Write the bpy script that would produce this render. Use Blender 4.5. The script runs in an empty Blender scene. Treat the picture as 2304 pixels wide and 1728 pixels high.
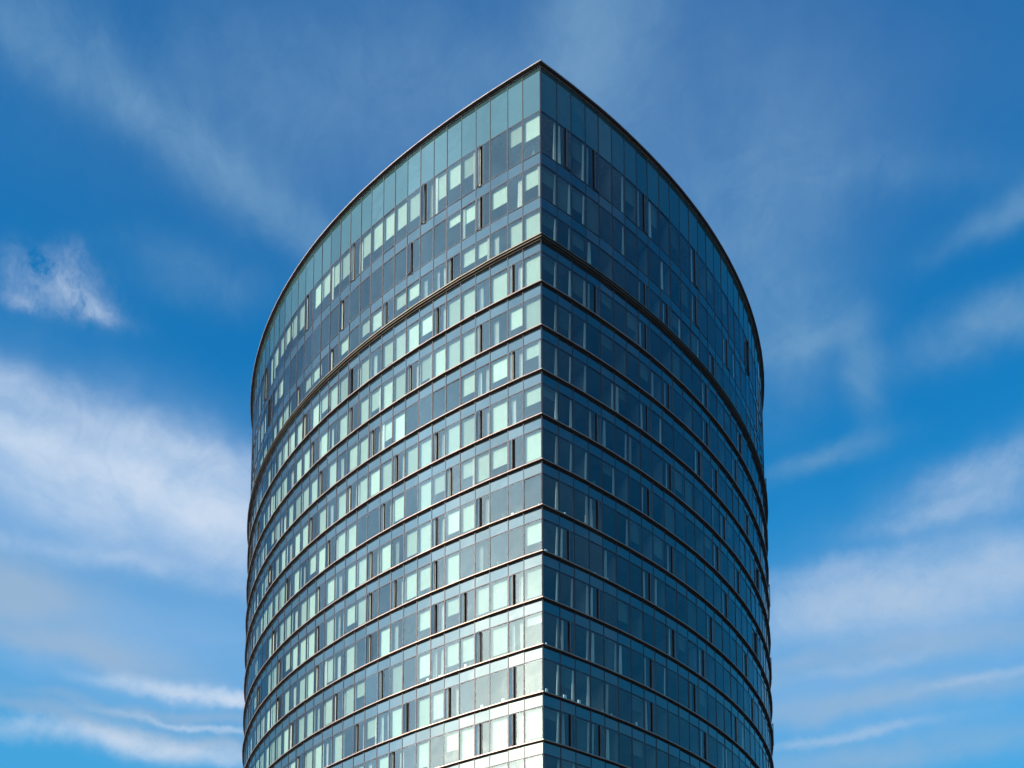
import bpy, math, random
from math import sin, cos, radians, pi, hypot, exp
from mathutils import Vector, Matrix
random.seed(7)
SC = bpy.context.scene
COL = SC.collection

# ------------------------------------------------------------------ nodes
def new_mat(name):
    m = bpy.data.materials.new(name); m.use_nodes = True
    nt = m.node_tree; nt.nodes.clear()
    out = nt.nodes.new('ShaderNodeOutputMaterial')
    return m, nt, out

class G:
    """tiny node-graph helper"""
    def __init__(s, nt): s.nt = nt
    def n(s, kind, **kw):
        nd = s.nt.nodes.new(kind)
        for k, v in kw.items(): setattr(nd, k, v)
        return nd
    def put(s, sock, v):
        if v is None: return
        if isinstance(v, bpy.types.NodeSocket): s.nt.links.new(v, sock)
        else: sock.default_value = v
    def math(s, op, a, b=None, c=None, clamp=False):
        nd = s.n('ShaderNodeMath', operation=op, use_clamp=clamp)
        for i, v in enumerate((a, b, c)):
            if v is not None: s.put(nd.inputs[i], v)
        return nd.outputs[0]
    def vmath(s, op, a, b=None, scale=None):
        nd = s.n('ShaderNodeVectorMath', operation=op)
        s.put(nd.inputs[0], a)
        if b is not None: s.put(nd.inputs[1], b)
        if scale is not None: s.put(nd.inputs[3], scale)
        return nd.outputs['Value'] if op == 'DOT_PRODUCT' else nd.outputs[0]
    def noise(s, vec, scale, detail=4, rough=.5, dist=0.):
        nd = s.n('ShaderNodeTexNoise')
        s.put(nd.inputs['Vector'], vec)
        nd.inputs['Scale'].default_value = scale; nd.inputs['Detail'].default_value = detail
        nd.inputs['Roughness'].default_value = rough; nd.inputs['Distortion'].default_value = dist
        return nd
    def mix(s, f, a, b, mode='MIX'):
        nd = s.n('ShaderNodeMix', data_type='RGBA', blend_type=mode)
        s.put(nd.inputs[0], f); s.put(nd.inputs[6], a); s.put(nd.inputs[7], b)
        return nd.outputs[2]
    def range(s, v, a, b, c=0., d=1.):
        nd = s.n('ShaderNodeMapRange')
        for i, x in enumerate((v, a, b, c, d)): s.put(nd.inputs[i], x)
        return nd.outputs[0]

def rgb(r, g, b): return (r, g, b, 1.)

def rnd_attr(g):
    return g.n('ShaderNodeAttribute', attribute_name='rnd').outputs['Fac']

def mat_pbr(name, col, rough=.5, metal=0., var=.12, nscale=3., spec=.5, bump=0.):
    m, nt, out = new_mat(name); g = G(nt)
    tc = g.n('ShaderNodeTexCoord').outputs['Object']
    nz = g.noise(tc, nscale, 5, .6).outputs['Fac']
    r = rnd_attr(g)
    k = g.math('ADD', g.range(nz, .3, .7, 1 - var, 1 + var), g.math('MULTIPLY', g.math('SUBTRACT', r, .5), var))
    c = g.vmath('SCALE', col[:3], scale=k)
    b = g.n('ShaderNodeBsdfPrincipled')
    g.put(b.inputs['Base Color'], c)
    b.inputs['Roughness'].default_value = rough; b.inputs['Metallic'].default_value = metal
    b.inputs['Specular IOR Level'].default_value = spec
    if bump:
        bp = g.n('ShaderNodeBump'); bp.inputs['Strength'].default_value = bump
        g.put(bp.inputs['Height'], nz); g.put(b.inputs['Normal'], bp.outputs[0])
    nt.links.new(b.outputs[0], out.inputs[0])
    return m

def glass_bump(g, strength=.05):
    tc = g.n('ShaderNodeTexCoord').outputs['Object']
    nz = g.noise(tc, .75, 2, .45).outputs['Fac']
    bp = g.n('ShaderNodeBump'); bp.inputs['Strength'].default_value = strength * 2; bp.inputs['Distance'].default_value = .1
    g.put(bp.inputs['Height'], nz)
    return bp.outputs[0]

def refl_factor(g, r0, normal=None):
    ge = g.n('ShaderNodeNewGeometry')
    c = g.math('ABSOLUTE', g.vmath('DOT_PRODUCT', ge.outputs['Incoming'], ge.outputs['Normal']))
    f = g.math('POWER', g.math('SUBTRACT', 1., c, clamp=True), 3.8)
    x = g.range(f, 0., 1., r0, 1.)
    return x

def mat_glass(name, tint, r0, rcol):
    m, nt, out = new_mat(name); g = G(nt)
    nrm = glass_bump(g)
    tc = g.n('ShaderNodeTexCoord').outputs['Object']
    r = rnd_attr(g)
    tr = g.n('ShaderNodeBsdfTransparent')
    g.put(tr.inputs[0], g.vmath('SCALE', tint, scale=g.range(r, 0, 1, .90, 1.06)))
    gl = g.n('ShaderNodeBsdfGlossy'); gl.inputs['Roughness'].default_value = .02
    g.put(gl.inputs['Color'], g.vmath('SCALE', rcol, scale=g.range(r, 0, 1, .93, 1.05)))
    g.put(gl.inputs['Normal'], nrm)
    # thin film of dust: a little diffuse that varies over the pane
    df = g.n('ShaderNodeBsdfDiffuse'); df.inputs['Color'].default_value = rgb(.5, .53, .52)
    dn = g.noise(g.vmath('MULTIPLY', tc, (1.2, 1.2, .5)), 1.1, 6, .65).outputs['Fac']
    mx0 = g.n('ShaderNodeMixShader'); g.put(mx0.inputs[0], g.range(dn, .35, .8, .0, .035))
    nt.links.new(tr.outputs[0], mx0.inputs[1]); nt.links.new(df.outputs[0], mx0.inputs[2])
    mx = g.n('ShaderNodeMixShader'); g.put(mx.inputs[0], refl_factor(g, r0))
    nt.links.new(mx0.outputs[0], mx.inputs[1]); nt.links.new(gl.outputs[0], mx.inputs[2])
    nt.links.new(mx.outputs[0], out.inputs[0])
    return m

def mat_backed(name, col, r0, rcol, var=.15, rough=.03):
    """opaque back-painted glass"""
    m, nt, out = new_mat(name); g = G(nt)
    nrm = glass_bump(g, .04)
    tc = g.n('ShaderNodeTexCoord').outputs['Object']
    r = rnd_attr(g)
    nz = g.noise(tc, .8, 6, .65).outputs['Fac']
    k = g.math('MULTIPLY', g.range(r, 0, 1, 1 - var, 1 + var), g.range(nz, .3, .7, .93, 1.07))
    df = g.n('ShaderNodeBsdfDiffuse'); g.put(df.inputs['Color'], g.vmath('SCALE', col, scale=k))
    gl = g.n('ShaderNodeBsdfGlossy'); gl.inputs['Roughness'].default_value = rough
    g.put(gl.inputs['Color'], rcol + (1.,)); g.put(gl.inputs['Normal'], nrm)
    mx = g.n('ShaderNodeMixShader'); g.put(mx.inputs[0], refl_factor(g, r0))
    nt.links.new(df.outputs[0], mx.inputs[1]); nt.links.new(gl.outputs[0], mx.inputs[2])
    nt.links.new(mx.outputs[0], out.inputs[0])
    return m

def mat_cloth(name, col, trans=.3, stripes=0.):
    m, nt, out = new_mat(name); g = G(nt)
    tc = g.n('ShaderNodeTexCoord').outputs['Object']
    r = rnd_attr(g)
    nz = g.noise(g.vmath('MULTIPLY', tc, (1, 1, .25)), 6, 4, .6).outputs['Fac']
    k = g.math('MULTIPLY', g.range(r, 0, 1, .58, 1.05), g.range(nz, .3, .7, .95, 1.05))
    c = g.vmath('SCALE', col, scale=k)
    df = g.n('ShaderNodeBsdfDiffuse'); g.put(df.inputs['Color'], c)
    tl = g.n('ShaderNodeBsdfTranslucent'); g.put(tl.inputs['Color'], c)
    mx = g.n('ShaderNodeMixShader'); mx.inputs[0].default_value = trans
    nt.links.new(df.outputs[0], mx.inputs[1]); nt.links.new(tl.outputs[0], mx.inputs[2])
    nt.links.new(mx.outputs[0], out.inputs[0])
    return m

M = dict(
    glass=mat_glass('vision_glass', (.86, .97, .92), .165, (.45, .58, .60)),
    spandrel=mat_backed('spandrel_glass', (.022, .036, .044), .205, (.58, .71, .70)),
    parapet=mat_backed('parapet_glass', (.035, .078, .078), .185, (.57, .74, .72), .18),
    gasket=mat_pbr('dark_gasket', (.035, .035, .045), .5, .0, .2, 4.),
    mullion=mat_pbr('anodised_mullion', (.05, .04, .042), .45, .2, .2, 6.),
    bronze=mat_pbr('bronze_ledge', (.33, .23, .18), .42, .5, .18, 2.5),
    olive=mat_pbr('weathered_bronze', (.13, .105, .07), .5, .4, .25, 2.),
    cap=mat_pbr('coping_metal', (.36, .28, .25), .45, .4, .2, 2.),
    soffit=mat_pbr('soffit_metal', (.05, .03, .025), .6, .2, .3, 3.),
    dark=mat_pbr('vent_reveal', (.012, .012, .014), .8, 0, .3, 3.),
    sashframe=mat_pbr('sash_frame', (.13, .11, .10), .4, .4, .2, 3.),
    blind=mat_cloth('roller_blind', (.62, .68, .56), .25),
    screen=mat_cloth('grey_screen', (.17, .19, .16), .25),  # darker copy of the blind cloth for the shaded face, shade in its colour
    curtain=mat_cloth('linen_curtain', (.92, .90, .80), .4),
    slab=mat_pbr('painted_ceiling', (.13, .14, .12), .9, 0, .15, .6),
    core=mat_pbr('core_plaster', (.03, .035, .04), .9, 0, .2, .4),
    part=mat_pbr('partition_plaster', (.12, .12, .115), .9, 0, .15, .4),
    roof=mat_pbr('roof_gravel', (.25, .24, .23), .95, 0, .3, 6.),
    plant=mat_pbr('leaf_green', (.10, .22, .07), .6, 0, .5, 20.),
    pot=mat_pbr('white_ceramic', (.82, .82, .80), .3, 0, .05, 5.),
    ground=mat_pbr('asphalt_ground', (.12, .12, .12), .95, 0, .35, .02),
)

# ------------------------------------------------------------------ mesh builder
class MB:
    def __init__(s): s.v = []; s.f = []; s.m = []; s.r = []; s.mats = []
    def mi(s, m):
        if m not in s.mats: s.mats.append(m)
        return s.mats.index(m)
    def face(s, pts, m, r=.5):
        b = len(s.v); s.v += [tuple(p) for p in pts]; s.f.append(tuple(range(b, b + len(pts))))
        s.m.append(s.mi(m)); s.r.append(r)
    def hexa(s, p, m, r=.5):   # p: 8 points, bottom 4 then top 4
        b = len(s.v); s.v += [tuple(q) for q in p]
        for f in ((0, 3, 2, 1), (4, 5, 6, 7), (0, 1, 5, 4), (1, 2, 6, 5), (2, 3, 7, 6), (3, 0, 4, 7)):
            s.f.append(tuple(b + i for i in f)); s.m.append(s.mi(m)); s.r.append(r)
    def build(s, name, parent=None, loc=(0, 0, 0)):
        me = bpy.data.meshes.new(name)
        L = Vector(loc)
        me.from_pydata([tuple(Vector(v) - L) for v in s.v], [], s.f)
        for m in s.mats: me.materials.append(M[m])
        me.polygons.foreach_set('material_index', s.m)
        at = me.attributes.new('rnd', 'FLOAT', 'FACE'); at.data.foreach_set('value', s.r)
        me.update()
        o = bpy.data.objects.new(name, me); COL.objects.link(o); o.location = loc
        if parent is not None:
            o.parent = parent
        return o

# ------------------------------------------------------------------ plan of the tower (metres)
EYE = 1.6
X0, Y0 = 2.2187, 67.7725
Z0 = 71.411 + EYE                 # underside of the deep belt ledge
AL, KL, KL1, WL = 1.0821, .0079349, .00046979, 1.3688
AR, KR, KR1, WR = 1.00441, .0111961, .00043141, 1.3842
FIRST_L = [0, 1.49, 2.78, 4.33, 5.62, 6.98, 8.36, 9.66, 11.02, 12.40, 13.76, 15.09, 16.50]
FIRST_R = [0, 1.50, 2.84, 4.25, 5.58, 6.97, 8.34, 9.72, 11.03]
NL, NR = 71, 70

def side_curve(sd):
    a, k, k1 = (AL, KL, KL1) if sd < 0 else (AR, KR, KR1)
    W, first, N = (WL, FIRST_L, NL) if sd < 0 else (WR, FIRST_R, NR)
    svals = list(first)
    while len(svals) < N + 1: svals.append(len(svals) * W)
    out = []; x, y, s = X0, Y0, 0.; ds = .01
    for t in svals:
        while s < t - 1e-9:
            st = min(ds, t - s); sm = s + st / 2
            ang = a - (k * sm + k1 * sm * sm / 2)
            x += sd * sin(ang) * st; y += cos(ang) * st; s += st
        out.append((x, y))
    return out

CL, CR = side_curve(-1), side_curve(1)
# single list of facade points running from the far left end, round the corner, to the far right end
PTS = [Vector((p[0], p[1])) for p in reversed(CL)] + [Vector((p[0], p[1])) for p in CR[1:]]
IC = NL                             # index of the corner in PTS
def outward(a, b):                  # outward normal of segment a->b (left end to right end)
    t = (b - a).normalized(); return Vector((t.y, -t.x))
SEGN = [outward(PTS[i], PTS[i + 1]) for i in range(len(PTS) - 1)]
MIT = []
for i in range(len(PTS)):
    n1 = SEGN[max(i - 1, 0)]; n2 = SEGN[min(i, len(SEGN) - 1)]
    MIT.append((n1 + n2) / (1 + n1.dot(n2)))

def off(i, d): return PTS[i] + MIT[i] * d

class Bay:
    """one facade bay; u runs from the corner side to the far side"""
    def __init__(s, side, i):
        s.side, s.i = side, i
        if side == 'L': a, b = IC - i, IC - i - 1; s.seg = b
        else: a, b = IC + i, IC + i + 1; s.seg = a
        s.A, s.B = PTS[a], PTS[b]
        s.t = (s.B - s.A).normalized(); s.w = (s.B - s.A).length
        s.n = SEGN[s.seg]
    def p(s, u, d, z):
        q = s.A + s.t * u + s.n * d
        return (q.x, q.y, z)
    def box(s, mb, u0, u1, d0, d1, z0, z1, m, r=.5):
        mb.hexa([s.p(u0, d0, z0), s.p(u1, d0, z0), s.p(u1, d1, z0), s.p(u0, d1, z0),
                 s.p(u0, d0, z1), s.p(u1, d0, z1), s.p(u1, d1, z1), s.p(u0, d1, z1)], m, r)

def sweep(mb, prof, mat_of, i0=0, i1=None, jit=0., rng=None):
    """prof: closed list of (d, z); swept along the facade points"""
    i1 = len(PTS) - 1 if i1 is None else i1
    n = len(prof); prev = None
    for i in range(i0, i1 + 1):
        ring = []
        j = (rng.uniform(-jit, jit) if rng else 0.); jz = (rng.uniform(-jit, jit) * .8 if rng else 0.)
        for d, z in prof:
            q = off(i, d + (j if d > .06 else 0.)); ring.append((q.x, q.y, z + (jz if d > .06 else 0.)))
        b = len(mb.v); mb.v += ring
        if prev is not None:
            r = rng.random() if rng else .5
            for k in range(n):
                k2 = (k + 1) % n
                mb.f.append((prev + k, b + k, b + k2, prev + k2)); mb.m.append(mb.mi(mat_of(k))); mb.r.append(r)
        prev = b

def tag(o, label=None, cat=None, group=None, kind=None):
    if label: o['label'] = label
    if cat: o['category'] = cat
    if group: o['group'] = group
    if kind: o['kind'] = kind
    return o

tower = bpy.data.objects.new('office_tower', None); COL.objects.link(tower)
tower.empty_display_size = 5
tower.location = (X0, Y0, 0)
tag(tower, 'tall glass tower with a sharp corner, curved sides, bronze floor ledges and white roller blinds', 'office tower')
TP = Matrix.Translation((-X0, -Y0, 0))
def under(o, parent=tower):
    o.parent = parent
    if parent is tower: o.matrix_parent_inverse = TP
    return o
def under_part(o, part):
    o.parent = part
    return o

# ------------------------------------------------------------------ storeys
# rows: (window bottom, window top) relative to Z0; spandrel above each
ROWS = {1: (7.232, 10.645), 2: (3.544, 6.301), 3: (.33, 2.659)}
SPAN = [(6.301, 7.232), (2.659, 3.544), (-.865, 0.)]
NROW = 15
for r in range(4, 24):
    k = r - 3
    zb = -3.5 * k + .12
    ROWS[r] = (zb, -3.5 * (k - 1) - .87)
    SPAN.append((-3.5 * k - .87, -3.5 * k))
PARA = (10.645, 14.33)
ZG = -Z0

# ------------------------------------------------------------------ window contents as read from the photograph
# per bay from the corner: digits = roller blind drop in tenths (0 = none), v = vent bay, V = vent bay with curtains,
# c = curtain on the far side, k = curtain on the corner side, f = half-drawn pale inner screen
LEFT = {
    1: '540v556V66666V6666v6655f',
    2: '5k5v530' + '0v00000v0000000',
    3: '99cff vcc55v6505v055v06'.replace(' ', ''),
    4: '9V9c99V6988c9V99f8V9998',
    5: '96cv9967V8968v9c9V98c99',
    6: '4V6c6000056V98c9v9889c9',
    7: '5c9V99V99V989V9c9v99c89',
    8: '9v68 5v660 8V00 99V96c9v98'.replace(' ', ''),
    9: '000V87V98c9V99c8v99c99V',
    10: '600c09v78V0v 96c9V9986v9'.replace(' ', ''),
    11: '9V88v5V60c9v0 9c8V99c9v9'.replace(' ', ''),
    12: '3c9v77c70 6v05 9V9c98v99'.replace(' ', ''),
    13: '0v000V88v9c6V 09c89V98c9'.replace(' ', ''),
    14: '9V9v9f080V9c60 v9c8V989c'.replace(' ', ''),
    15: '9c8V90c8v9960c9V98c9v989',
}
RVENT = {1: (2, 4, 8, 13, 21), 2: (13, 17), 3: (8, 10, 15), 4: (4, 8, 14, 19), 5: (10, 14, 18), 6: (8, 13, 15, 20), 7: (4, 10, 16, 22),
         8: (8, 15, 18), 9: (4, 10, 16, 21), 10: (2, 8, 14, 19), 11: (4, 10, 13, 20), 12: (2, 8, 12, 17), 13: (8, 13, 19), 14: (2, 4, 13, 16), 15: (10, 15)}
rg = random.Random(11)
def content(side, i, row):
    """-> dict(blind=fraction, curtain=list of (u0,u1,drop), vent=bool)"""
    c = dict(blind=0., curtain=[], vent=False)
    if side == 'L':
        s = LEFT.get(row, '')
        ch = s[i] if i < len(s) else rg.choice('99980c9v8650')
        if ch.isdigit():
            d = int(ch)
            if 5 <= d < 9 and row > 3 and i > 5 and rg.random() < .35: d = 9
            c['blind'] = 0 if d == 0 else min(.97, d / 10 + rg.uniform(-.03, .05))
            if d == 9: c['blind'] = rg.choice((.84, .9, .97, 1.)) if i else .84
        elif ch == 'f': c['blind'] = .55; c['faint'] = True
        elif ch == 'v': c['vent'] = True; c['curtain'] = [(.74, .95, 1)] if rg.random() < .5 else []
        elif ch == 'V': c['vent'] = True; c['curtain'] = [(.10, .42, 1), (.72, .95, 1)]
        elif ch == 'c': c['curtain'] = [(.62, .92, 1)] if rg.random() < .6 else [(.1, .4, 1), (.72, .93, 1)]
        elif ch == 'k': c['curtain'] = [(.1, .45, 1)]
    else:
        c['vent'] = (i + 1) in RVENT.get(row, ()) or (i > 24 and rg.random() < .12)
        if i == 0: c['curtain'] = [(.80, .97, 1)]
        elif i in (1, 2) and not c['vent']: c['curtain'] = [(.78, .96, 1)] if rg.random() < .8 else []
        elif c['vent']: c['curtain'] = [(.08, .3, 1)] if i < 9 else [(.3, .42, 1)]
        elif rg.random() < (.2 if i < 9 else .07): c['curtain'] = [(.8, .95, 1)] if rg.random() < .6 else [(.1, .35, 1)]
        if not c['vent']:
            q = rg.random()
            if row == 1: c['blind'] = .5 if q < .6 else 0
            elif i == 0: c['blind'] = .45 if row in (2, 3, 4) else (.3 if q < .4 else 0)
            elif q < .22: c['blind'] = rg.choice((.3, .45, .6, .9))
    return c

PANE_D = 0.0
def glass_quad(mb, bay, u0, u1, z0, z1, rng, amp=.014, d=0., m='glass'):
    r = rng.random()
    a, b, c_ = (rng.uniform(-amp, amp) for _ in range(3))
    mb.face([bay.p(u0, d + a, z0), bay.p(u1, d + b, z0), bay.p(u1, d + b + c_, z1), bay.p(u0, d + a + c_, z1)][::(1 if bay.side == 'R' else -1)], m, r)

def pleats(mb, bay, u0, u1, z0, z1, d, m, rng):
    n = max(4, int((u1 - u0) / .035)); r = rng.random(); far = bay.side == 'R'
    sp = rng.uniform(.0, .10) * (1 if rng.random() < .5 else -1)
    for k in range(n):
        ua, ub = u0 + (u1 - u0) * k / n, u0 + (u1 - u0) * (k + 1) / n
        da, db = d + .03 * (k % 2), d + .03 * ((k + 1) % 2)
        # gathered: the inner edge hangs narrower at the top than at the hem
        tk = .45 if far else 0.
        mb.face([bay.p(ua + sp * (k / n), da, z0), bay.p(ub + sp * ((k + 1) / n), db, z0),
                 bay.p(u1 - (u1 - ub) * (1 - tk), db, z1), bay.p(u1 - (u1 - ua) * (1 - tk), da, z1)], m, r)

def window_meshes(bay, row, con, wb, bb, cb, sb, rng):
    """adds glass+gasket to wb, blind to bb, curtain to cb, open sash to sb"""
    z0, z1 = ROWS[row][0] + Z0, ROWS[row][1] + Z0
    w = bay.w; e = .035; g = .03
    # gasket frame, 30 mm wide, just behind the glass edge
    bay.box(wb, e, w - e, -.06, .006, z0 + .03, z0 + .03 + g, 'gasket')
    bay.box(wb, e, w - e, -.06, .006, z1 - .03 - g, z1 - .03, 'gasket')
    bay.box(wb, e, e + g, -.06, .006, z0 + .03 + g, z1 - .03 - g, 'gasket')
    bay.box(wb, w - e - g, w - e, -.06, .006, z0 + .03 + g, z1 - .03 - g, 'gasket')
    a, b, za, zb = e + g - .004, w - e - g + .004, z0 + .03 + g - .004, z1 - .03 - g + .004
    if con['vent']:
        um = w * .5
        bay.box(wb, um - .03, um + .03, -.07, .012, z0 + .06, z1 - .06, 'gasket')
        glass_quad(wb, bay, a, um - .027, za, zb, rng)
        # near-black sheets behind the opened half, painted shade of the open gap
        ug = um + .03 + .15 + rng.uniform(-.03, .06)
        bay.box(wb, um + .03, ug, -.16, -.13, za, zb, 'dark')
        bay.box(wb, ug, ug + .03, -.16, -.01, za, zb, 'dark')
        if bay.side == 'L' and rng.random() < .8: pleats(cb, bay, ug + .05, b - .02, za, zb, -.13, 'curtain', rng)
        L = b - ug + .01; ang = radians(rng.uniform(8, 16) if bay.side == 'L' else (rng.uniform(2.5, 6) if bay.i < 20 else rng.uniform(14, 26)))
        def sp(l, q, z):      # l along the leaf from the hinge, q leaf thickness outward
            u = b - .01 - l * cos(ang) + q * sin(ang); d = .02 + l * sin(ang) + q * cos(ang)
            return bay.p(u, d, z)
        def sbox(l0, l1, q0, q1, zz0, zz1, m):
            sb.hexa([sp(l0, q0, zz0), sp(l1, q0, zz0), sp(l1, q1, zz0), sp(l0, q1, zz0),
                     sp(l0, q0, zz1), sp(l1, q0, zz1), sp(l1, q1, zz1), sp(l0, q1, zz1)], m)
        zt, zl = zb - .01, za + .01; fw = .045
        sbox(0, fw, 0, .05, zl, zt, 'sashframe'); sbox(L - fw, L, 0, .05, zl, zt, 'sashframe')
        sbox(fw, L - fw, 0, .05, zl, zl + fw, 'sashframe'); sbox(fw, L - fw, 0, .05, zt - fw, zt, 'sashframe')
        sb.face([sp(fw, .03, zl + fw), sp(L - fw, .03, zl + fw), sp(L - fw, .03, zt - fw), sp(fw, .03, zt - fw)][::(1 if bay.side == 'L' else -1)], 'glass', rng.random())
        # stay arm
        sbox(L * .45, L * .55, -.02, -.004, zl + .02, zl + .05, 'sashframe')
    else:
        glass_quad(wb, bay, a, b, za, zb, rng)
    if con['blind'] > 0:
        h = (z1 - z0) * con['blind']
        D = -.21
        ua, ub = .07, w - .07
        r = rng.random()
        zlow = max(z1 - h, z0 + .02)
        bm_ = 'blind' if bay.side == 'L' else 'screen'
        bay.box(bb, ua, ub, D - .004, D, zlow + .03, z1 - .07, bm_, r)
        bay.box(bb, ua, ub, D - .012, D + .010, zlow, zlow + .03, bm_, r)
        if bay.side == 'L' and not con['curtain'] and rng.random() < .28:
            q = rng.random() < .5
            pleats(cb, bay, *((.08, .30) if q else (w - .32, w - .09)), z0 + .03, z1 - .02, -.33 if con['blind'] > .8 else -.12, 'curtain', rng)
        bay.box(bb, ua - .01, ub + .01, D - .05, D + .02, z1 - .07, z1 - .005, 'blind', .5)
    for (f0, f1, dr) in con['curtain']:
        pleats(cb, bay, w * f0, w * f1, z0 + .03, z1 - .02, -.36 if bay.side == 'L' else -.13, 'curtain', rng)

# camera-independent estimate of how large each bay shows from the street in front
def shown(bay, z):
    c = (bay.A + bay.B) / 2; v = Vector((c.x, c.y, z - EYE)); d = v.length
    f = -(bay.n.x * v.x + bay.n.y * v.y) / d
    return bay.w * max(f, 0) / (d * d) if f > .06 else 0

bays = [Bay('L', i) for i in range(NL)] + [Bay('R', i) for i in range(NR)]
DET = {'L': 38, 'R': 33}
rank = []
for b in bays:
    if b.i >= DET[b.side]: continue
    for r in range(1, NROW + 1):
        z0, z1 = ROWS[r]
        z = (z0 + z1) / 2 + Z0
        c = (b.A + b.B) / 2
        el = math.degrees(math.atan2(z - EYE, c.y))
        if el < 24.2: continue
        rank.append((shown(b, z) * (z1 - z0), b.side, b.i, r))
rank.sort(reverse=True)
TOP = set((s, i, r) for _, s, i, r in rank[:100])

rngw = random.Random(5)
wS, bS, cS, sS = MB(), MB(), MB(), MB()
spots = {}
for b in bays:
    for r in range(1, NROW + 1):
        con = content(b.side, b.i, r)
        if b.i >= DET[b.side]: con = dict(blind=con['blind'], curtain=[], vent=False)
        if (b.side, b.i, r) in TOP:
            w, bb, cb, sb = MB(), MB(), MB(), MB()
            window_meshes(b, r, con, w, bb, cb, sb, rngw)
            wo = under(w.build('window'))
            if bb.f: under_part(bb.build('blind'), wo)
            if cb.f: under_part(cb.build('curtain'), wo)
            if sb.f: under_part(sb.build('open_sash'), wo)
        else:
            window_meshes(b, r, con, wS, bS, cS, sS, rngw)
wo = under(wS.build('window')); tag(wo, kind='stuff')
for mb, nm in ((bS, 'blind'), (cS, 'curtain'), (sS, 'open_sash')):
    if mb.f: tag(under_part(mb.build(nm), wo), kind='stuff')
# the storeys below the frame, plain panes
lowmb = MB()
for b in bays:
    for r in range(NROW + 1, 24):
        z0, z1 = ROWS[r][0] + Z0, ROWS[r][1] + Z0
        if z1 < .5: continue
        glass_quad(lowmb, b, .03, b.w - .03, max(z0, .05), z1, rngw)
tag(under(lowmb.build('window')), 'lower storey window glass', kind='stuff')

# spandrels
rk = []
for b in bays:
    if b.i >= DET[b.side]: continue
    for k, (s0, s1) in enumerate(SPAN[:NROW]):
        z = (s0 + s1) / 2 + Z0
        if math.degrees(math.atan2(z - EYE, ((b.A + b.B) / 2).y)) < 24.2: continue
        rk.append((shown(b, z), b.side, b.i, k))
rk.sort(reverse=True); TOPS = set((s, i, k) for _, s, i, k in rk[:100])
stS = MB()
for b in bays:
    for k, (s0, s1) in enumerate(SPAN):
        a0, a1 = s0 + Z0 + .03, s1 + Z0 - .03
        if a0 < .2: continue
        if (b.side, b.i, k) in TOPS:
            m = MB(); glass_quad(m, b, .032, b.w - .032, a0, a1, rngw, .008, m='spandrel'); under(m.build('spandrel_panel'))
        else:
            glass_quad(stS, b, .032, b.w - .032, a0, a1, rngw, .008, m='spandrel')
tag(under(stS.build('spandrel_panel')), kind='stuff')
# parapet glass
pS = MB()
for b in bays:
    tgt = MB() if b.i < DET[b.side] else pS
    glass_quad(tgt, b, .032, b.w - .032, PARA[0] + Z0 + .03, PARA[1] + Z0, rngw, .007, m='parapet')
    if tgt is not pS: under(tgt.build('parapet_panel'))
tag(under(pS.build('parapet_panel')), kind='stuff')
# back wall of the parapet
m = MB(); sweep(m, [(-.12, PARA[0] + Z0 + .0), (-.06, PARA[0] + Z0 + .0), (-.06, PARA[1] + Z0 - .02), (-.12, PARA[1] + Z0 - .02)], lambda k: 'core')
under(m.build('parapet_backing'))

# mullions: one full-height profile per joint
def mullion(idx, mb):
    P, Mi = PTS[idx], MIT[idx].normalized()
    T = Vector((-Mi.y, Mi.x)); hw = .028 if idx != IC else .045
    d1 = .03 if idx != IC else .05
    q = [P - T * hw - Mi * .10, P + T * hw - Mi * .10, P + T * hw + Mi * d1, P - T * hw + Mi * d1]
    z0, z1 = 0.02, PARA[1] + Z0 + .02
    mb.hexa([(a.x, a.y, z0) for a in q] + [(a.x, a.y, z1) for a in q], 'mullion', rngw.random())
mS = MB()
for idx in range(len(PTS)):
    near = (IC - 34) <= idx <= (IC + 29)
    if near:
        m = MB(); mullion(idx, m); under(m.build('corner_post' if idx == IC else 'mullion'))
    else: mullion(idx, mS)
tag(under(mS.build('mullion')), kind='stuff')

# transoms: thin horizontal rails round the tower
def rail(z, h=.05, d=.022):
    m = MB(); sweep(m, [(-.08, z - h / 2), (d, z - h / 2), (d, z + h / 2), (-.08, z + h / 2)], lambda k: 'mullion', rng=rngw)
    under(m.build('transom'))
for z in (10.645, 7.232, 6.301, 3.544, 2.659, -.865): rail(z + Z0)
for r in range(5, 24):
    z = ROWS[r][1] + Z0
    if z > .3: rail(z)

# ledges at the floor lines below the belt, and the belt itself
def ledge(z, kind='thin'):
    m = MB()
    if kind == 'thin':
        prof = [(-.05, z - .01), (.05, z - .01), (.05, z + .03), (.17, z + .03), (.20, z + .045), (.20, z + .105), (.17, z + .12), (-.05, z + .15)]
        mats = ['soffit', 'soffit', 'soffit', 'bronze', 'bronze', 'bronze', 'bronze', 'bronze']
        sweep(m, prof, lambda k: mats[k], jit=.012, rng=rngw)
    else:
        prof = [(-.05, z - .03), (.10, z - .03), (.10, z + .05), (.24, z + .05), (.24, z + .10), (.20, z + .12), (.20, z + .17), (.30, z + .19),
                (.31, z + .25), (.28, z + .28), (-.05, z + .32)]
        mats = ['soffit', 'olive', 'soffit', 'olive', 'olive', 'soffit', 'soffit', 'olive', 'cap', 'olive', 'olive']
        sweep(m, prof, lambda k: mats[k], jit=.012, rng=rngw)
    return under(m.build('floor_ledge' if kind == 'thin' else 'belt_ledge'))
ledge(Z0, 'belt')
for k in range(1, 21):
    z = Z0 - 3.5 * k
    if z > .5: ledge(z)
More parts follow.
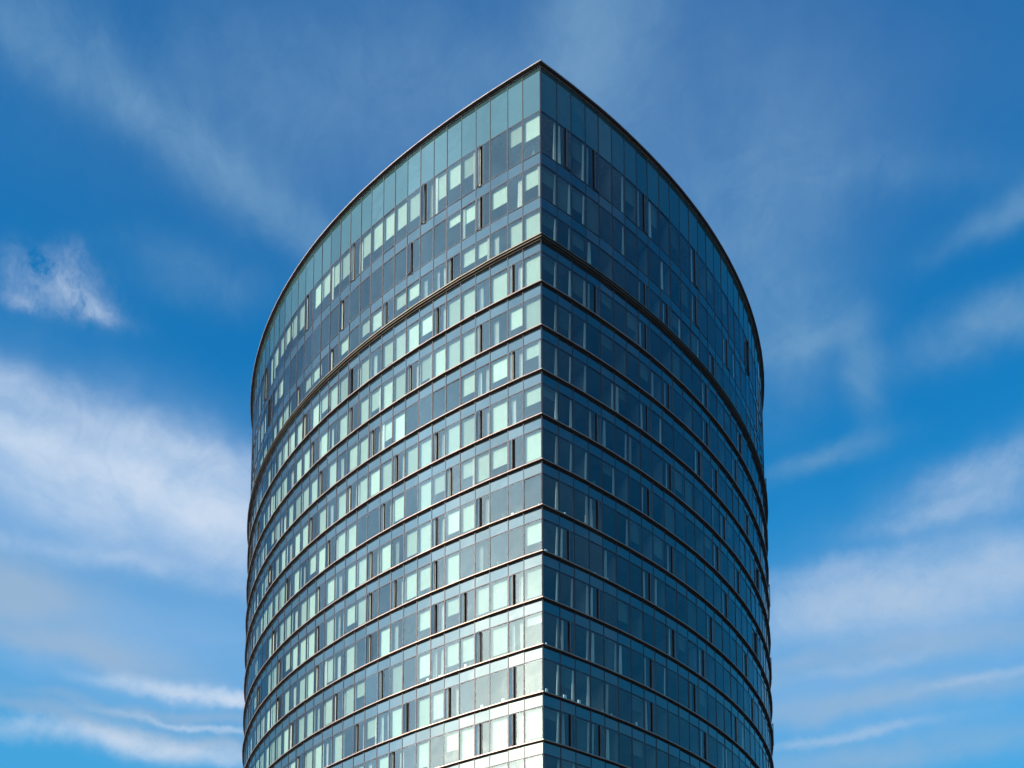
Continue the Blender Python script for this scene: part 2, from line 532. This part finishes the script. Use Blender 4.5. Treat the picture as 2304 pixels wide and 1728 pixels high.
# coping
m = MB(); zc = PARA[1] + Z0
prof = [(-.5, zc + .02), (.03, zc - .03), (.05, zc - .03), (.05, zc + .03), (.29, zc + .04), (.30, zc + .05), (.30, zc + .12), (.28, zc + .14), (-.5, zc + .22)]
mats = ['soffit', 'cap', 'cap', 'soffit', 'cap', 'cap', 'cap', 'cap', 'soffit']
sweep(m, prof, lambda k: mats[k], jit=.006, rng=rngw)
under(m.build('coping'))

# floor slabs with painted ceilings, the roof deck, the core and partitions
def plate(name, inset, z0, z1, m):
    mb = MB(); idx = range(len(PTS))
    ring = [off(i, -inset) for i in idx]
    n = len(ring)
    mb.face([(p.x, p.y, z0) for p in ring], m)
    mb.face([(p.x, p.y, z1) for p in reversed(ring)], m)
    for i in range(n):
        a, b = ring[i], ring[(i + 1) % n]
        mb.face([(a.x, a.y, z0), (b.x, b.y, z0), (b.x, b.y, z1), (a.x, a.y, z1)], m)
    return under(mb.build(name))
for (s0, s1) in SPAN:
    if s0 + Z0 > .5: plate('floor_slab', .09, s0 + Z0 + .01, s1 + Z0 + .01, 'slab')
plate('roof_deck', .15, PARA[0] + Z0 + .05, PARA[0] + Z0 + .45, 'roof')
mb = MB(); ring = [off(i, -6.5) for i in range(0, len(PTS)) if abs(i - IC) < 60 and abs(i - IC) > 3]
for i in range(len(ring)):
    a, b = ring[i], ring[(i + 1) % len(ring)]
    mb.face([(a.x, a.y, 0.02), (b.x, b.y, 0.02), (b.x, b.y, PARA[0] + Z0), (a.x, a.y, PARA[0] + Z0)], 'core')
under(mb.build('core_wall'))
mb = MB(); rp = random.Random(3)
for r in range(1, NROW + 1):
    z0, z1 = ROWS[r][0] + Z0 - .06, ROWS[r][1] + Z0 + .005
    for side in 'LR':
        i = rp.choice((3, 4, 5))
        while i < DET[side]:
            b = Bay(side, i)
            b.box(mb, -.05, .05, -6.4, -.13, z0, z1, 'part', rp.random())
            i += rp.choice((2, 3, 3, 4))
tag(under(mb.build('partition_wall')), kind='stuff')

# ------------------------------------------------------------------ things on the sills
def lathe(mb, c, prof, m, n=12, r=.5):
    for (ra, za), (rb, zb_) in zip(prof, prof[1:]):
        for k in range(n):
            t0, t1 = 2 * pi * k / n, 2 * pi * (k + 1) / n
            mb.face([(c[0] + ra * cos(t0), c[1] + ra * sin(t0), c[2] + za), (c[0] + ra * cos(t1), c[1] + ra * sin(t1), c[2] + za),
                     (c[0] + rb * cos(t1), c[1] + rb * sin(t1), c[2] + zb_), (c[0] + rb * cos(t0), c[1] + rb * sin(t0), c[2] + zb_)], m, r)
def sill_item(kind, side, i, row, fu, label, group=None, size=1.):
    b = Bay(side, i); z = Z0 + (ROWS[row][0] if row not in (1, 2) else ROWS[row][0]) - .0
    fl = {1: 7.232, 2: 3.544, 3: 0.}.get(row, -3.5 * (row - 3)) + .01 + Z0
    x, y, _ = b.p(b.w * fu, -.20, 0)
    rr = random.Random(i * 31 + row)
    if kind == 'plant':
        e = bpy.data.objects.new('potted_plant', None); COL.objects.link(e); e.location = (x, y, fl)
        hh = max(.0, z - fl)
        p = MB(); lathe(p, (0, 0, 0), [(0, 0), (.07 * size, 0), (.10 * size, hh + .2), (.09 * size, hh + .2), (0, hh + .18)], 'pot')
        p.build('pot', e)
        f = MB()
        for _ in range(60):
            a, t = rr.uniform(0, 2 * pi), rr.uniform(.1, 1.); R = .13 * size * t
            base = Vector((R * cos(a) * .5, R * sin(a) * .5, hh + .2)); tip = Vector((R * cos(a) * 1.4, R * sin(a) * 1.4, hh + .2 + size * rr.uniform(.12, .4)))
            sd = Vector((-sin(a), cos(a), 0)) * .022
            mid = (base + tip) / 2 + Vector((0, 0, .03))
            f.face([base, mid + sd, tip, mid - sd], 'plant', rr.random())
        f.build('foliage', e)
        tag(e, label, 'potted plant', group)
    elif kind == 'vase':
        p = MB(); hh = max(.0, z - fl)
        lathe(p, (x, y, fl), [(0, 0), (.07 * size, 0), (.11 * size, hh + .12), (.10 * size, hh + .22), (.05 * size, hh + .32), (.065 * size, hh + .36), (.05 * size, hh + .36), (0, hh + .3)], 'pot')
        tag(p.build('vase'), label, 'vase', group)
ITEMS = [
    ('vase', 'L', 0, 13, .62, 'white vase inside the lowest blind-free corner window on the sunlit side, away from the post'),
    ('vase', 'L', 0, 13, .28, 'white vase beside the corner post in the lowest blind-free sunlit corner window'),
    ('plant', 'L', 0, 12, .30, 'leafy plant in white pot inside sunlit corner window, fourth full storey from the bottom'),
    ('plant', 'L', 1, 9, .45, 'leafy plant in white pot, second window left of corner, middle storey without blinds'),
    ('plant', 'L', 2, 9, .30, 'leafy plant in white pot, third window left of corner, middle storey without blinds'),
    ('vase', 'L', 0, 9, .25, 'white vase beside the corner post in the middle storey without blinds'),
    ('plant', 'L', 0, 1, .45, 'leafy plant in white pot behind the topmost window left of the corner'),
    ('plant', 'L', 4, 12, .35, 'leafy plant in white pot, fifth window left of corner, fourth storey from the bottom'),
    ('plant', 'L', 2, 10, .6, 'leafy plant in white pot, third sunlit window, one storey below the blind-free middle storey'),
    ('vase', 'R', 0, 12, .28, 'white vase in shaded corner window right of the post, fourth storey from the bottom'),
    ('plant', 'R', 3, 8, .5, 'leafy plant in white pot behind the fourth shaded window right of the corner'),
    ('vase', 'R', 0, 4, .12, 'white vase in shaded corner window just under the deep belt ledge'),
    ('vase', 'R', 4, 13, .6, 'white vase behind the fifth shaded window right of the corner, near the bottom'),
]
for it in ITEMS: sill_item(*it)
for side, i, row, fu in (('L', 1, 9, .8), ('L', 4, 12, .7), ('L', 6, 12, .4), ('L', 7, 12, .3), ('L', 3, 13, .6), ('L', 2, 13, .35), ('L', 5, 10, .5), ('L', 2, 3, .4),
                         ('R', 0, 13, .3), ('R', 1, 13, .4), ('R', 2, 13, .35), ('R', 0, 10, .3), ('R', 3, 10, .5), ('R', 4, 10, .4), ('R', 1, 9, .5), ('R', 6, 13, .5)):
    b = Bay(side, i); fl = -3.5 * (row - 3) + .012 + Z0 if row > 3 else Z0 + .012; rr = random.Random(i * 7 + row)
    p = MB(); u = b.w * fu; hw = rr.uniform(.06, .13)
    b.box(p, u - hw, u + hw, -.20 - .05, -.20 + .05, fl, fl + rr.uniform(.42, .62), 'pot')
    b.box(p, u - hw - .008, u + hw + .008, -.258, -.142, fl + .36, fl + .375, 'pot')
    tag(p.build('white_box'), 'small white box standing on a window sill behind the glass', 'box', 'white boxes on the window sills')

# ------------------------------------------------------------------ ground
m = MB(); R = 4000
m.face([(R * cos(2 * pi * k / 48), R * sin(2 * pi * k / 48), 0) for k in range(48)], 'ground')
tag(m.build('ground'), 'grey ground around the tower', kind='structure')

# ------------------------------------------------------------------ light
SUN_AZ, SUN_EL = radians(239.5), radians(20)     # azimuth from +Y towards +X
sdir = Vector((sin(SUN_AZ) * cos(SUN_EL), cos(SUN_AZ) * cos(SUN_EL), sin(SUN_EL)))
sl = bpy.data.lights.new('sun', 'SUN'); sl.energy = 4.6; sl.angle = radians(.5); sl.color = (1., .90, .78)
so = bpy.data.objects.new('sun', sl); COL.objects.link(so)
so.rotation_euler = sdir.to_track_quat('Z', 'Y').to_euler(); so.location = (-60, -40, 60)

W = bpy.data.worlds.new('World'); SC.world = W; W.use_nodes = True
nt = W.node_tree; nt.nodes.clear(); g = G(nt)
out = g.n('ShaderNodeOutputWorld'); bg = g.n('ShaderNodeBackground'); nt.links.new(bg.outputs[0], out.inputs[0])
sky = g.n('ShaderNodeTexSky', sky_type='NISHITA'); sky.sun_disc = False
sky.sun_elevation = SUN_EL; sky.sun_rotation = SUN_AZ; sky.air_density = 1.0; sky.dust_density = .6; sky.ozone_density = 2.5
D = g.n('ShaderNodeTexCoord').outputs['Generated']
D = g.vmath('NORMALIZE', D)
# deepen the blue a little (polarised look of the photograph)
base = g.mix(1., sky.outputs[0], rgb(.10, 1.3, 2.2), 'MULTIPLY')
ramp = g.n('ShaderNodeValToRGB'); sz = g.n('ShaderNodeSeparateXYZ'); g.put(sz.inputs[0], D); g.put(ramp.inputs[0], sz.outputs[2])
er = ramp.color_ramp; er.elements[0].position = 0.; er.elements[0].color = (.30, .50, .72, 1); er.elements[1].position = 1.; er.elements[1].color = (.004, .07, .27, 1)
for p_, c_ in ((.40, (.06, .40, .73, 1)), (.50, (.015, .31, .67, 1)), (.64, (.006, .20, .51, 1)), (.78, (.005, .135, .39, 1))):
    e_ = er.elements.new(p_); e_.color = c_
base = g.mix(.8, base, g.vmath('SCALE', ramp.outputs[0], scale=10.))
# warp for the cloud shapes
wn = g.noise(D, 5.5, 5, .6).outputs['Color']
warp = g.vmath('ADD', D, g.vmath('SCALE', g.vmath('SUBTRACT', wn, (.5, .5, .5)), scale=.07))
def dvec(az, el):
    a, e = radians(az), radians(el); return Vector((sin(a) * cos(e), cos(a) * cos(e), sin(e)))
def blob(az, el, w, h, rot, amp, src=None):
    """soft elliptical region of the sky; sizes in degrees"""
    c = dvec(az, el); e1 = Vector((cos(radians(az)), -sin(radians(az)), 0)); e2 = e1.cross(c) * -1
    if e2.z < 0: e2 = -e2
    cr, sr = cos(radians(rot)), sin(radians(rot))
    a1 = (e1 * cr + e2 * sr) / radians(w) ; a2 = (e2 * cr - e1 * sr) / radians(h)
    s = warp if src is None else src
    # subtract centre: dot with c removed since a1.c = a2.c = 0
    x = g.vmath('DOT_PRODUCT', s, tuple(a1)); y = g.vmath('DOT_PRODUCT', s, tuple(a2))
    r2 = g.math('ADD', g.math('MULTIPLY', x, x), g.math('MULTIPLY', y, y))
    v = g.math('MULTIPLY', g.math('EXPONENT', g.math('MULTIPLY', r2, -1.)), amp)
    front = g.math('GREATER_THAN', g.vmath('DOT_PRODUCT', s, tuple(c)), 0.)
    return g.math('MULTIPLY', v, front)
def addup(lst):
    t = lst[0]
    for x in lst[1:]: t = g.math('ADD', t, x)
    return t
# flat cloud-layer coordinates: direction projected on a plane overhead
sep = g.n('ShaderNodeSeparateXYZ'); g.put(sep.inputs[0], D)
zz = g.math('MAXIMUM', sep.outputs[2], .12)
cmb = g.n('ShaderNodeCombineXYZ'); g.put(cmb.inputs[0], g.math('DIVIDE', sep.outputs[0], zz)); g.put(cmb.inputs[1], g.math('DIVIDE', sep.outputs[1], zz))
layer = cmb.outputs[0]
def rotmap(vec, ang, sx, sy, loc=(0, 0, 0)):
    mp = g.n('ShaderNodeMapping'); g.put(mp.inputs[0], vec)
    mp.inputs['Rotation'].default_value = (0, 0, radians(ang)); mp.inputs['Scale'].default_value = (sx, sy, 1); mp.inputs['Location'].default_value = loc
    return mp.outputs[0]
n1 = g.noise(rotmap(layer, 20, 1.0, 2.6), 1.6, 8, .58, .4).outputs['Fac']
n2 = g.noise(rotmap(layer, -35, 2.2, .8, (3, 1, 0)), 2.6, 7, .6, .6).outputs['Fac']
n3 = g.noise(warp, 9., 8, .62).outputs['Fac']
fine = g.noise(warp, 30., 6, .65).outputs['Fac']
thin = addup([
    blob(-20, 48.0, 11, .9, -14, .42), blob(-28, 50.5, 5, 1.2, -22, .22),      # streak upper left
    blob(5, 52.0, 3.2, 2.2, 60, .45), blob(-8, 51, 12, 2.6, 3, .24),             # haze above the apex
    blob(14.5, 46.5, 4, 3.2, 60, .30), blob(16.5, 42, 3, 2, 80, .26),                    # veil on the right
    blob(-19.5, 44.0, 3, .9, 6, .22), blob(21, 46.5, 6, .8, -14, .14),
    blob(28.4, 43.6, 2.4, .6, 10, .5), blob(28.6, 39.6, 3.4, .9, -6, .75), blob(20.6, 39.8, .8, 1.8, 8, .32), blob(18.6, 37.2, 2.2, .4, 4, .34), blob(17.5, 41.5, 2.2, .5, 4, .3),
])
wsml = g.vmath('ADD', D, g.vmath('SCALE', g.vmath('SUBTRACT', g.noise(D, 14., 6, .62).outputs['Color'], (.5, .5, .5)), scale=.03))
thick = addup([
    blob(-24.5, 36.3, 6, .75, 0, .95), blob(-18.0, 35.5, 4.5, .75, -4, 1.1), blob(-28, 36.9, 3, .6, -2, .5),
    blob(-25, 38.2, 7, .9, -3, .42), blob(-19, 37.4, 5, .8, -3, .38), blob(-24, 34.8, 9, .7, 0, .34), blob(-18, 33.6, 6, .8, -4, .34),
    blob(-22, 32.6, 9, .5, 0, .26),
    blob(-19.4, 27.1, 2.8, .34, 0, .8, wsml), blob(-15.6, 27.0, 1.6, .26, 0, .7, wsml), blob(-17, 25.6, 4, .16, 0, .4, wsml), blob(-20, 24.3, 8, .5, 0, .6, wsml),
    blob(27.3, 34.8, 3.0, .9, -3, .6), blob(23.8, 34.2, 2.6, .5, -3, .35),
    blob(19.8, 31.4, 3.6, 1.3, 2, .95), blob(23., 30.6, 4.6, 1.3, -2, .85), blob(27.5, 31.3, 2.6, 1.2, 0, .8), blob(20.5, 33., 5, .5, 2, .3),
    blob(19.5, 25.0, 3.4, .24, 0, .6, wsml), blob(26, 26.5, 2.6, .2, 0, .4, wsml), blob(20, 28., 3, .3, 0, .25, wsml),
])
puff = g.math('MULTIPLY', addup([blob(-26.0, 42.1, 1.7, .7, 2, .8, wsml), blob(-25.2, 43.0, .5, .45, 10, .4, wsml), blob(-24.2, 41.9, 1.2, .3, -6, .6, wsml),
    blob(-27.6, 41.3, .7, .3, 10, .6, wsml)]), g.range(g.noise(wsml, 26., 9, .70).outputs['Fac'], .36, .66, .0, 1.3))
greyc = addup([
    blob(-28., 30.2, 3.6, 1.3, -4, 1.1), blob(-24., 28.2, 4.0, .6, 0, .8), blob(-20, 25.1, 9, .45, 1, .6), blob(-19, 26.2, 6, .3, 3, .4),
    blob(22, 28.4, 9, .7, 0, .45), blob(20, 26.2, 9, .6, 0, .45), blob(21, 23.6, 9, .7, 0, .4),
])
streak = g.vmath('MULTIPLY', wsml, (1., 1., 2.1))
n4 = g.noise(streak, 9., 9, .62).outputs['Fac']
# rest of the sky, behind and beside: scattered high cloud
behind = g.range(sep.outputs[1], .15, -.2, 0., 1.)
gen = g.math('MULTIPLY', g.range(n1, .5, .75, 0., .2), behind)
texA = g.math('MULTIPLY', g.range(n4, .30, .70, .5, 1.5), g.range(n3, .3, .7, .8, 1.2))
texB = g.math('MULTIPLY', g.range(n2, .3, .7, .6, 1.4), g.range(n3, .3, .7, .7, 1.3))
f_thin = g.math('MULTIPLY', thin, texB)
f_thick = g.math('MULTIPLY', thick, g.math('MULTIPLY', texA, g.range(fine, .3, .7, .78, 1.22)))
f_thick = g.math('ADD', g.math('ADD', f_thick, g.math('MULTIPLY', puff, .5)), gen)
f_grey = g.math('MULTIPLY', greyc, texA, clamp=True)
fib = g.noise(rotmap(wsml, 20, 1., 1.4), 16., 9, .68, 1.2).outputs['Fac']
f_thick = g.math('MULTIPLY', f_thick, g.range(fib, .3, .7, .6, 1.4)); f_thin = g.math('MULTIPLY', f_thin, g.range(fib, .3, .7, .6, 1.4))
soft = lambda x: g.math('SUBTRACT', 1., g.math('EXPONENT', g.math('MULTIPLY', x, -1.35)))
CS = 10.   # cloud radiance is divided by the background strength
veil = addup([blob(-22, 35.6, 13, 2.9, -2, .85), blob(-22, 29., 14, 3.2, 0, .5), blob(22, 28.5, 14, 4, 2, .45)])
tophaze = g.math('MULTIPLY', addup([blob(3, 51, 15, 4.0, 0, .30), blob(14, 45, 6, 4, 20, .16)]), g.range(n3, .3, .7, .6, 1.4))
veil = g.math('MULTIPLY', veil, g.range(n1, .3, .7, .7, 1.25))
base = g.mix(soft(veil), base, (.36 * CS, .56 * CS, .84 * CS, 1))
base = g.mix(soft(tophaze), base, (.16 * CS, .28 * CS, .52 * CS, 1))
c1 = g.mix(soft(f_thin), base, (.20 * CS, .39 * CS, .60 * CS, 1))
c2 = g.mix(soft(f_grey), c1, (.35 * CS, .48 * CS, .64 * CS, 1))
cl_col = g.mix(g.range(sep.outputs[0], -.15, .25), (.62 * CS, .73 * CS, .88 * CS, 1), (.41 * CS, .56 * CS, .76 * CS, 1))
c3 = g.mix(soft(f_thick), c2, cl_col)
# milky glow round the low sun, unseen, boosted to brighten the sunlit glass
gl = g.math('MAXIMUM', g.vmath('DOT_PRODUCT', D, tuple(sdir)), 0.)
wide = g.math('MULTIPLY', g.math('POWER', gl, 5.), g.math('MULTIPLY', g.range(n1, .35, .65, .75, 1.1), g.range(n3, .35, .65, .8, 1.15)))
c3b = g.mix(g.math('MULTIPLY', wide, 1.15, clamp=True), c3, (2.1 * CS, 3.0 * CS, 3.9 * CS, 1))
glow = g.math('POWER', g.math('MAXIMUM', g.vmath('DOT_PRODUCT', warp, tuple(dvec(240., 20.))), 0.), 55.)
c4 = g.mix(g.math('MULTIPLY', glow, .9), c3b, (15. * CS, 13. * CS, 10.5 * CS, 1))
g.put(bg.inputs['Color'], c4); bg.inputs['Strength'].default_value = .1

# ------------------------------------------------------------------ camera
cam = bpy.data.cameras.new('camera'); co = bpy.data.objects.new('camera', cam); COL.objects.link(co)
cam.sensor_fit = 'HORIZONTAL'; cam.sensor_width = 36; cam.lens = 2283.75 / 2304 * 36
cam.shift_y = 1640.66 / 2304; cam.clip_end = 20000; cam.clip_start = .1
co.matrix_world = Matrix.Translation((0, 0, EYE)) @ Matrix.Rotation(radians(90) + .101033, 4, 'X') @ Matrix.Rotation(-.0014524, 4, 'Z')
SC.camera = co

SC.view_settings.view_transform = 'Standard'; SC.view_settings.look = 'None'; SC.view_settings.exposure = 0
cy = SC.cycles
cy.max_bounces = 8; cy.diffuse_bounces = 3; cy.glossy_bounces = 3; cy.transparent_max_bounces = 16; cy.transmission_bounces = 4
cy.use_denoising = True
cy.sample_clamp_indirect = 6
